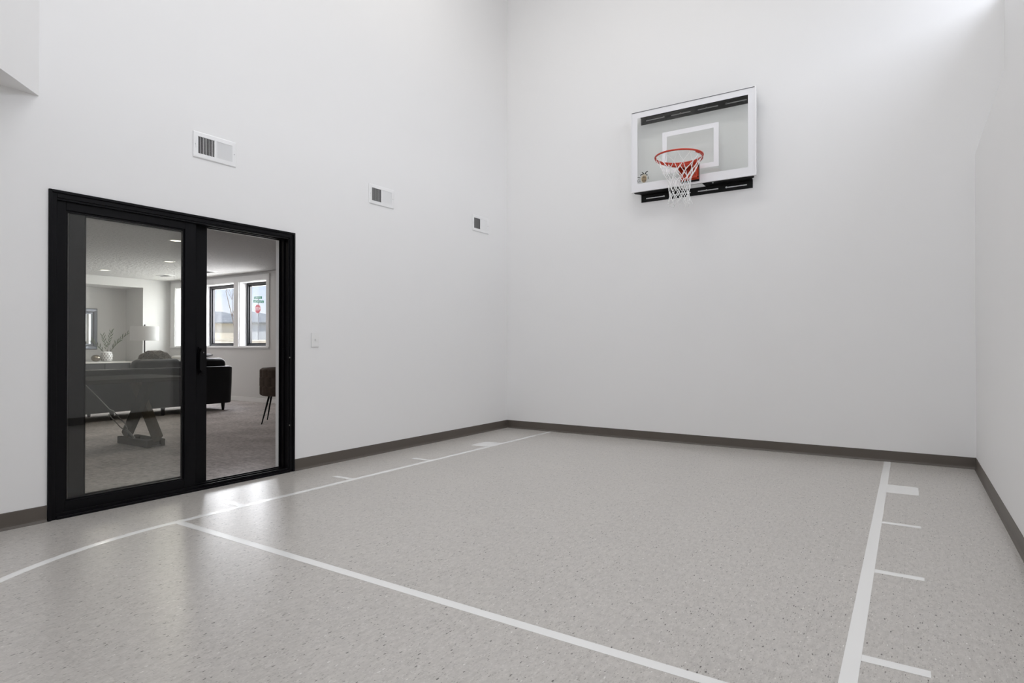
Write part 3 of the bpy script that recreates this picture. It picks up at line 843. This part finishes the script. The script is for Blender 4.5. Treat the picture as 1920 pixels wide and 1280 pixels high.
# ------------------------------------------------------------------ console, vase, branch, ball, mirror, lamp
cons = thing('console_table', 'long light topped console table in the alcove under the framed mirror', 'table', (-9.56, 4.55, 0))
obj('tabletop', boxm(-.24, .24, -1.05, 1.06, .715, .752, .004, 2), M['console'], cons)
obj('cabinet_body', boxm(-.22, .215, -1.0, 1.01, .14, .715, .006, 2), M['console_dark'], cons)
for k in range(4):
    y0 = -.99 + k * .5
    d = obj('door', boxm(.2155, .232, y0 + .004, y0 + .49, .16, .70, .003, 1), M['console_dark'], cons)
    bm = bmesh.new(); tube(bm, [(.232, y0 + .45, .45), (.25, y0 + .45, .45)], .009, 10); obj('knob', bm, M['bronze'], d)
for x in (-.19, .19):
    for y in (-.95, .95):
        obj('leg', boxm(x - .025, x + .025, y - .025, y + .025, 0, .14), M['console_dark'], cons)
bm = bmesh.new(); bmesh.ops.create_uvsphere(bm, u_segments=32, v_segments=20, radius=.085)
for v in bm.verts: v.co.z *= .83
tag(obj('decorative_ball', bm, M['bronze'], None, True), 'round metallic bronze ball beside the white vase', 'ornament').location = (-9.40, 4.925, .8225)
# vase with staggered raised diamonds, recess shade put into their darker colour
vz = thing('vase', 'white vase with a diamond pattern holding an olive branch', 'vase', (-9.42, 5.135, .752))
prof = [(.055, 0), (.085, .01), (.103, .06), (.106, .11), (.098, .16), (.080, .19), (.058, .205), (.050, .205), (.050, .19), (.085, .10), (.05, .03)]
bm = bmesh.new(); lathe(bm, prof, 40); obj('vase_body', bm, M['ceramic'], vz, True)
bm = bmesh.new()
for r_i, z in enumerate((.035, .075, .115, .155)):
    R_ = [.096, .1055, .1065, .1005][r_i]
    for k in range(12):
        a = 2 * PI * (k + (.5 if r_i % 2 else 0)) / 12; c, s = math.cos(a), math.sin(a); T = Vector((-s, c, 0)); O = Vector((c * R_, s * R_, z))
        o_ = [O + T * .016, O + Vector((0, 0, .017)), O - T * .016, O - Vector((0, 0, .017))]
        lo_ = [bm.verts.new(p) for p in o_]; hi_ = [bm.verts.new(p + Vector((c, s, 0)) * .0015) for p in o_]
        bm.faces.new(hi_); bm.faces.new(lo_[::-1])
        for i in range(4): bm.faces.new((lo_[i], lo_[(i + 1) % 4], hi_[(i + 1) % 4], hi_[i]))
obj('diamond_pattern', bm, M['ceramic_shade'], vz)
br = thing('olive_branch', 'thin leafy olive branch standing in the white vase', 'plant', (-9.42, 5.135, .80))
stem = bmesh.new(); leaves = bmesh.new()
def leaf(p, d, l):
    d = d.normalized(); s = d.cross(Vector((random.uniform(-.4, .4) + 1, random.uniform(-.4, .4), .3))).normalized(); n_ = d.cross(s) * .003
    for q in (0,):
        pts = [p, p + d * l * .3 + s * l * .085, p + d * l * .65 + s * l * .08, p + d * l, p + d * l * .65 - s * l * .08, p + d * l * .3 - s * l * .085]
        a_ = [leaves.verts.new(v) for v in pts]; b2 = [leaves.verts.new(v + n_) for v in pts]
        leaves.faces.new(a_); leaves.faces.new(b2[::-1])
        for i in range(6): leaves.faces.new((a_[i], b2[i], b2[(i + 1) % 6], a_[(i + 1) % 6]))
for (dy, dz, dx, nl) in ((.37, .52, .05, 13), (.10, .56, -.05, 12), (-.10, .47, .06, 10), (-.27, .36, .02, 10), (.17, .36, .1, 7)):
    pts = []
    for k in range(9):
        t_ = k / 8; pts.append(Vector((dx * t_, dy * t_ ** 1.35, dz * t_ * (1.12 - .12 * t_) + .01)))
    tube(stem, pts, [.0042 - .0028 * k / 8 for k in range(9)], 6)
    for k in range(nl):
        t_ = .38 + .62 * k / (nl - 1); i = min(7, int(t_ * 8)); p = pts[i].lerp(pts[i + 1], t_ * 8 - i); d = (pts[i + 1] - pts[i]).normalized()
        sd = Vector((random.uniform(-.6, .6), (1 if k % 2 else -1) * .7, random.uniform(-.1, .5)))
        leaf(p, d * .9 + sd * .75, random.uniform(.075, .11))
obj('stem', stem, M['twig'], br); obj('leaves', leaves, M['leaf'], br)
# framed mirror
mir = thing('wall_mirror', 'rectangular mirror in a wide pewter frame on the alcove wall', 'mirror', (NX, 4.52, 1.0))
bm = bmesh.new(); hw, hh, fw = .60, .85, .115
rr = []
for ins, x in ((0, 0), (0, .022), (.015, .034), (.06, .030), (.085, .014), (fw, .012), (fw, .002)):
    rr.append([bm.verts.new((x, a, b_)) for a, b_ in ((-hw + ins, ins), (hw - ins, ins), (hw - ins, hh - ins), (-hw + ins, hh - ins))])
for A, B in zip(rr, rr[1:]):
    for k in range(4): bm.faces.new((A[k], A[(k + 1) % 4], B[(k + 1) % 4], B[k]))
obj('mirror_frame', bm, M['mirror_frame'], mir)
obj('mirror_glass', boxm(.002, .008, -hw + fw - .004, hw - fw + .004, fw - .004, hh - fw + .004), M['mirror'], mir)
# lamp
lamp = thing('floor_lamp', 'floor lamp with a white drum shade behind the black sofa', 'floor lamp', (-7.28, 4.85, 0))
bm = bmesh.new(); lathe(bm, [(.225, 1.172), (.228, 1.172), (.228, 1.43), (.225, 1.43), (.222, 1.43), (.222, 1.172)], 48, cap=False); obj('lamp_shade', bm, M['shade'], lamp, True)
bm = bmesh.new(); tube(bm, [(0, 0, .02), (0, 0, 1.44)], .0125, 12); obj('pole', bm, M['pole'], lamp)
bm = bmesh.new(); lathe(bm, [(.15, 0), (.15, .018), (.03, .03)], 32); obj('base', bm, M['pole'], lamp)
bm = bmesh.new(); bmesh.ops.create_uvsphere(bm, u_segments=12, v_segments=8, radius=.016, matrix=Matrix.Translation((0, 0, 1.452))); obj('finial', bm, M['pole'], lamp)
bm = bmesh.new()
for a in (0, 2 * PI / 3, 4 * PI / 3): tube(bm, [(0, 0, 1.40), (.222 * math.cos(a), .222 * math.sin(a), 1.42)], .003, 6)
obj('shade_spider', bm, M['pole'], lamp)

# ------------------------------------------------------------------ trestle table and woven chair
tb = thing('dining_table', 'dark wood trestle table with a crossed leg behind the fixed door glass', 'table', (-2.60, 2.565, 0))
obj('tabletop', boxm(-.45, .45, -2.35, .34, .705, .745, .004, 2), M['wood_dark'], tb)
def trestle(y):
    out = []
    bm = bmesh.new(); obox(bm, (-.29, y, .075), (.23, y, .705), .125, .055, (1, 0, 0)); out.append(obj('cross_leg', bm, M['wood_dark'], tb))
    bm = bmesh.new(); obox(bm, (.29, y + .056, .075), (-.23, y + .056, .705), .125, .055, (1, 0, 0)); out.append(obj('cross_leg', bm, M['wood_lit'], tb))  # leg catching the light; that brightness is put into its paler colour
    bm = bmesh.new()
    box(bm, -.33, .33, y - .075, y - .029, 0, .075, .003, 1); box(bm, -.30, .30, y + .085, y + .125, 0, .075, .003, 1); box(bm, -.26, -.16, y - .029, y + .085, .0, .07); box(bm, .16, .26, y - .029, y + .085, .0, .07)
    box(bm, -.29, .29, y - .07, y + .12, .004, .02)
    obj('foot_beam', bm, M['wood_dark'], tb)
trestle(0); trestle(-1.95)
rod = bmesh.new()
A_ = Vector((-.02, -.03, .06)); B_ = Vector((-.02, -.53, .705)); dr = (B_ - A_).normalized(); sd = Vector((0, dr.z, -dr.y))
P1, P2, P3 = A_ + dr * .13, A_ + dr * .21, A_ + dr * .40
tube(rod, [A_, P1], .011, 8)
tube(rod, [P1, P1 + dr * .03 + sd * .018, P2 + sd * .028, P3 + sd * .028], .0055, 8)
tube(rod, [P1, P1 + dr * .03 - sd * .018, P2 - sd * .028, P3 - sd * .028], .0055, 8)
tube(rod, [P3 + sd * .028, P3 + dr * .03 + sd * .012, B_], .005, 8)
obj('brace_rod', rod, M['rod'], tb)

ch = thing('woven_chair', 'brown woven accent chair with thin black legs seen through the door gap', 'chair', (-3.10, 4.72, 0), 0)
bm = bmesh.new(); nt_, nz_ = 144, 40; z0, z1, Rc = .37, .765, .285
g = []
for j in range(nz_ + 1):
    v = j / nz_; row = []
    for i in range(nt_):
        a = 2 * PI * i / nt_; q = 14 * a / 2
        wv = abs(math.sin(q + (.5 * PI if int(v * 2.999) % 2 else 0))) ** .6
        e = math.sin(min(1, min(v, 1 - v) * 12) * PI / 2)
        r = (Rc - .03 + .03 * e) + .020 * (wv - .6) * e
        row.append(bm.verts.new((r * math.cos(a), r * math.sin(a), z0 + (z1 - z0) * v)))
    g.append(row)
inner = []
for j in (nz_, nz_ - 8):
    inner.append([bm.verts.new(((Rc - .085) * math.cos(2 * PI * i / nt_), (Rc - .085) * math.sin(2 * PI * i / nt_), z0 + (z1 - z0) * j / nz_)) for i in range(nt_)])
rings = g + inner
for A, B in zip(rings, rings[1:]):
    for k in range(nt_): bm.faces.new((A[k], A[(k + 1) % nt_], B[(k + 1) % nt_], B[k]))
bm.faces.new(g[0][::-1]); bm.faces.new(inner[-1])
obj('woven_shell', bm, M['weave'], ch, smooth=True)
bm = bmesh.new(); lathe(bm, [(.19, .60), (.197, .63), (.19, .675), (.15, .69)], 32); obj('seat_cushion', bm, M['weave'], ch, True)
for (tx, ty, fx, fy) in ((.00, -.19, .12, -.40), (-.19, -.02, -.27, -.04), (.02, .19, .10, .38), (.19, .05, .33, .08)):
    bm = bmesh.new(); tube(bm, [(tx, ty, .40), (fx, fy, 0)], [.015, .0075], 10); obj('leg', bm, M['black_frame'], ch)

# ------------------------------------------------------------------ outside
bm = bmesh.new(); gx, gy = 40, 40; g = []
for i in range(gx + 1):
    row = []
    for j in range(gy + 1):
        x = 20 - 150 * i / gx; y = YO + .02 + 110 * j / gy
        d = math.hypot(x + 7, y - YO)
        z = .93 + .0125 * d + (.12 * math.sin(x * .31) * math.sin(y * .27 + 1)) * min(1, d / 8)
        row.append(bm.verts.new((x, y, z)))
    g.append(row)
for i in range(gx):
    for j in range(gy): bm.faces.new((g[i][j], g[i + 1][j], g[i + 1][j + 1], g[i][j + 1]))
struct('ground', bm, M['ground'], 'dry tan ground rising outside the windows', 'ground')
def gz(x, y):
    d = math.hypot(x + 7, y - YO); return .93 + .0125 * d + (.12 * math.sin(x * .31) * math.sin(y * .27 + 1)) * min(1, d / 8)
# street corner post
ss = thing('stop_sign', 'red stop sign under two green street name signs outside', 'street sign', (-40.48, 29.58, gz(-40.48, 29.58) - .3), 0)
zz = ss.location.z
bm = bmesh.new(); tube(bm, [(0, 0, 0), (0, 0, 5.08 - zz)], .035, 8); obj('post', bm, M['galv'], ss)
def facing(o, deg): o.rotation_euler = (0, 0, math.radians(deg))
vd = math.degrees(math.atan2(.89, .61))      # signs facing the house
bm = bmesh.new(); prism(bm, [(.405 * math.cos(PI / 8 + k * PI / 4), .405 * math.sin(PI / 8 + k * PI / 4)) for k in range(8)], -.06, -.045, 'y')
oc = obj('sign_face', bm, M['sign_red'], ss); oc.location = (0, 0, 4.08 - zz); facing(oc, vd - 55)
bm = bmesh.new()
def rim_oct(r0, r1):
    A = [(r0 * math.cos(PI / 8 + k * PI / 4), r0 * math.sin(PI / 8 + k * PI / 4)) for k in range(8)]; B = [(r1 * math.cos(PI / 8 + k * PI / 4), r1 * math.sin(PI / 8 + k * PI / 4)) for k in range(8)]
    for k in range(8): prism(bm, [A[k], A[(k + 1) % 8], B[(k + 1) % 8], B[k]], -.064, -.0602, 'y')
rim_oct(.405, .385); obj('border', bm, M['sign_white'], oc)
text_obj('lettering', 'STOP', .34, (0, -.066, -.12), (PI / 2, 0, 0), M['sign_white'], oc, .002, 'CENTER', .82)
for nm, zc, half, deg, ln in (('street_blade', 5.01, .40, vd - 40, 5), ('street_blade', 4.70, .46, vd + 30, 7)):
    b_ = obj(nm, boxm(-half, half, -.05, -.04, -.105, .105, .002, 1), M['sign_green'], ss); b_.location = (0, 0, zc - zz); facing(b_, deg)
    ww = (2 * half - .14) / ln
    for k in range(ln):   # worn lettering, too far off to read
        bm = bmesh.new(); x = -half + .07 + k * ww
        pts = [(x + .014, -.055), (x + .034, -.055), (x + .034, .035), (x + ww - .02, .035), (x + ww - .02, .06), (x + .014, .06)] if k % 2 else [(x + .014, -.055), (x + ww - .02, -.055), (x + ww - .02, -.03), (x + .034, -.03), (x + .034, .06), (x + .014, .06)]
        prism(bm, pts, -.054, -.0502, 'y'); obj('letter', bm, M['sign_white'], b_)

def house(name, loc, rz, w, d, eave, ridge, over, wall_m, lab, hip, hip2):
    h = thing(name, lab, 'house', loc, rz)
    obj('walls', boxm(-w / 2, w / 2, -d / 2, d / 2, -.8, eave), wall_m, h)
    bm = bmesh.new(); a, b2 = w / 2 + over, d / 2 + over
    e = [bm.verts.new(p) for p in ((-a, -b2, eave), (a, -b2, eave), (a, b2, eave), (-a, b2, eave))]
    u = [bm.verts.new(p) for p in ((-a, -b2, eave + .2), (a, -b2, eave + .2), (a, b2, eave + .2), (-a, b2, eave + .2))]
    r0, r1 = bm.verts.new((-a + hip, 0, ridge)), bm.verts.new((a - hip2, 0, ridge))
    for k in range(4): bm.faces.new((e[k], e[(k + 1) % 4], u[(k + 1) % 4], u[k]))
    bm.faces.new(e); bm.faces.new((u[0], u[1], r1, r0)); bm.faces.new((u[1], u[2], r1)); bm.faces.new((u[2], u[3], r0, r1)); bm.faces.new((u[3], u[0], r0))
    obj('roof', bm, M['asphalt_roof'], h)
    return h
# ridge runs roughly across the view
house('house', (-90.5, 56.5, 2.15), math.radians(33.1), 14, 9, 2.37, 4.5, .6, M['siding'], 'tan house with a grey hip roof seen through the middle window', 4.0, 7.6)
house('house', (-64.75, 49.5, 2.45), math.radians(33.1), 9, 8, 1.35, 3.08, .4, M['siding_grey'], 'blue grey house behind the stop sign', .5, 8.9)

def tree(loc, H, lab, seed, lean=(0, 0)):
    rnd = random.Random(seed)
    t = thing('bare_tree', lab, 'tree', loc)
    tr = bmesh.new(); brm = bmesh.new()
    def grow(bm, p, d, l, r, lev):
        pts = [p]; q = p.copy(); dd = d.copy()
        for k in range(4):
            dd = (dd + Vector((rnd.uniform(-.12, .12), rnd.uniform(-.12, .12), .05))).normalized(); q = q + dd * l / 4; pts.append(q.copy())
        tube(bm, pts, [r * (1 - .5 * k / 4) for k in range(5)], 5)
        if lev < 4:
            for _ in range(3):
                a = rnd.uniform(0, 2 * PI); sp = rnd.uniform(.35, .7); k = rnd.randint(1, 4)
                nd = (dd + Vector((math.cos(a) * sp, math.sin(a) * sp, rnd.uniform(0, .3)))).normalized()
                grow(brm, pts[k], nd, l * rnd.uniform(.55, .75), r * .5, lev + 1)
    grow(tr, Vector((0, 0, 0)), Vector((lean[0], lean[1], 1)).normalized(), H * .42, H * .0042, 0)
    obj('trunk', tr, M['bark'], t); obj('branches', brm, M['bark'], t)
tree((-23.42, 16.9, gz(-23, 17)), 6.2, 'young bare tree at the edge of the middle window', 3, (-.16, -.10))
tree((-43.0, 33.6, gz(-43, 33) - .1), 9.5, 'bare tree rising behind the stop sign', 5)
tree((-84.0, 51.0, 2.0), 8.5, 'far bare tree in front of the tan house', 9)

# landscape rocks below the windows
rk = bmesh.new()
for k in range(70):
    x = random.uniform(-16, -8); y = YO + 2 + (-(x + 6.5)) * .62 + random.uniform(-1.5, 1.5)
    z = gz(x, y); s = random.uniform(.08, .2)
    n0 = len(rk.verts); r_ = bmesh.ops.create_icosphere(rk, subdivisions=1, radius=s, matrix=Matrix.Translation((x, y, z)))
    for v in r_['verts']: v.co += Vector((random.uniform(-.3, .3), random.uniform(-.3, .3), random.uniform(-.3, .1))) * s
tag(obj('landscape_gravel', rk, M['rock']), 'scattered pale landscape rock outside the windows', 'rocks', kind='stuff')

# ------------------------------------------------------------------ light
w = bpy.data.worlds.new('World'); S.world = w; w.use_nodes = True
nt = w.node_tree; bg = nt.nodes['Background']
tc = N(nt, 'ShaderNodeTexCoord'); sx = N(nt, 'ShaderNodeSeparateXYZ'); nt.links.new(tc.outputs['Generated'], sx.inputs[0])
rp = N(nt, 'ShaderNodeValToRGB'); nt.links.new(sx.outputs[2], rp.inputs[0])
rp.color_ramp.elements[0].position = 0; rp.color_ramp.elements[0].color = (.93, .95, .98, 1)
rp.color_ramp.elements[1].position = .55; rp.color_ramp.elements[1].color = (.45, .60, .90, 1)
e = rp.color_ramp.elements.new(.10); e.color = (.62, .74, .96, 1)
e = rp.color_ramp.elements.new(.03); e.color = (.92, .94, .97, 1)
nt.links.new(rp.outputs[0], bg.inputs['Color'])
SKY = 1.15
bg.inputs['Strength'].default_value = SKY

def area(name, loc, rot, sx_, sy_, power, col=(1, 1, 1), portal=False):
    l = bpy.data.lights.new(name, 'AREA'); l.shape = 'RECTANGLE'; l.size = sx_; l.size_y = sy_; l.energy = power; l.color = col
    if portal: l.cycles.is_portal = True
    o = bpy.data.objects.new(name, l); o.location = loc; o.rotation_euler = rot; COL.objects.link(o); return o
# court ceiling fixtures
for x, y in ((1.3, 1.2), (2.6, 1.2), (1.3, 3.8), (2.6, 3.8)):
    area('ceiling_panel_lamp', (x, y, HC - .02), (0, 0, 0),   .6, .6, 15, (1, .988, .978))
# daylight entering the clerestory and the living-room windows, plus an added rear fill
area('clerestory_portal', (XU + WT + .02, (WY0 + WY1) / 2, (WZ0 + WZ1) / 2), (0, PI / 2, 0), WZ1 - WZ0, WY1 - WY0, 1, portal=True)
area('clerestory_daylight', (XU + WT + 2.0, (WY0 + WY1) / 2 + .3, 6.3), (0, math.radians(52), 0), 3.4, 6.0, 400, (.93, .95, 1))
area('rear_fill_light', ((QX0 + QX1) / 2, YR - .5, (QZ0 + QZ1) / 2 + .2), (math.radians(82), 0, 0), QX1 - QX0 + .3, QZ1 - QZ0 + .3, 66, (.96, .97, 1))  # added fill that brightens the lower hoop wall from behind the camera
for a, b_ in WINS:
    area('window_portal', ((a + b_) / 2, YO + .02, (WS + WH) / 2), (-PI / 2, 0, 0), b_ - a, WH - WS, 1, portal=True)
    area('window_daylight', ((a + b_) / 2, YO + .35, (WS + WH) / 2 + .15), (math.radians(-76), 0, 0), b_ - a + .1, 1.4, 76 * (b_ - a), (.97, .97, 1))
for x, y, lab in LL + [(-2.0, .8, ''), (-5.8, .8, '')]:  # last two are added fill lamps, unseen and without fixtures
    l = bpy.data.lights.new('downlight_and_fill_lamp', 'AREA'); l.shape = 'DISK'; l.size = .11; l.energy = 7; l.color = (1, .92, .82)
    o = bpy.data.objects.new('downlight_and_fill_lamp', l); o.location = (x, y, HL - .012); COL.objects.link(o)
sun = bpy.data.lights.new('sun', 'SUN'); sun.energy = 4.4; sun.angle = math.radians(3); sun.color = (1, .96, .9)
so = bpy.data.objects.new('sun', sun); so.rotation_euler = (math.radians(24), 0, math.radians(58)); COL.objects.link(so)

# ------------------------------------------------------------------ camera
cam = bpy.data.cameras.new('camera'); cam.sensor_width = 36; cam.lens = 36 * 1134.97 / 1920; cam.clip_start = .05; cam.clip_end = 400
co = bpy.data.objects.new('camera', cam); co.location = (4.439, -.7414, 1.085)
co.rotation_euler = (math.radians(90.357), 0, math.radians(33.235)); COL.objects.link(co)
S.camera = co
S.view_settings.view_transform = 'Standard'; S.view_settings.look = 'None'; S.view_settings.gamma = 1
S.view_settings.use_curve_mapping = False
S.view_settings.exposure = 0
S.cycles.use_denoising = True
try: S.cycles.denoiser = 'OPENIMAGEDENOISE'
except Exception: pass
S.cycles.max_bounces = 14; S.cycles.diffuse_bounces = 8; S.cycles.glossy_bounces = 6; S.cycles.transparent_max_bounces = 24
S.cycles.sample_clamp_indirect = 8
S.cycles.caustics_reflective = False
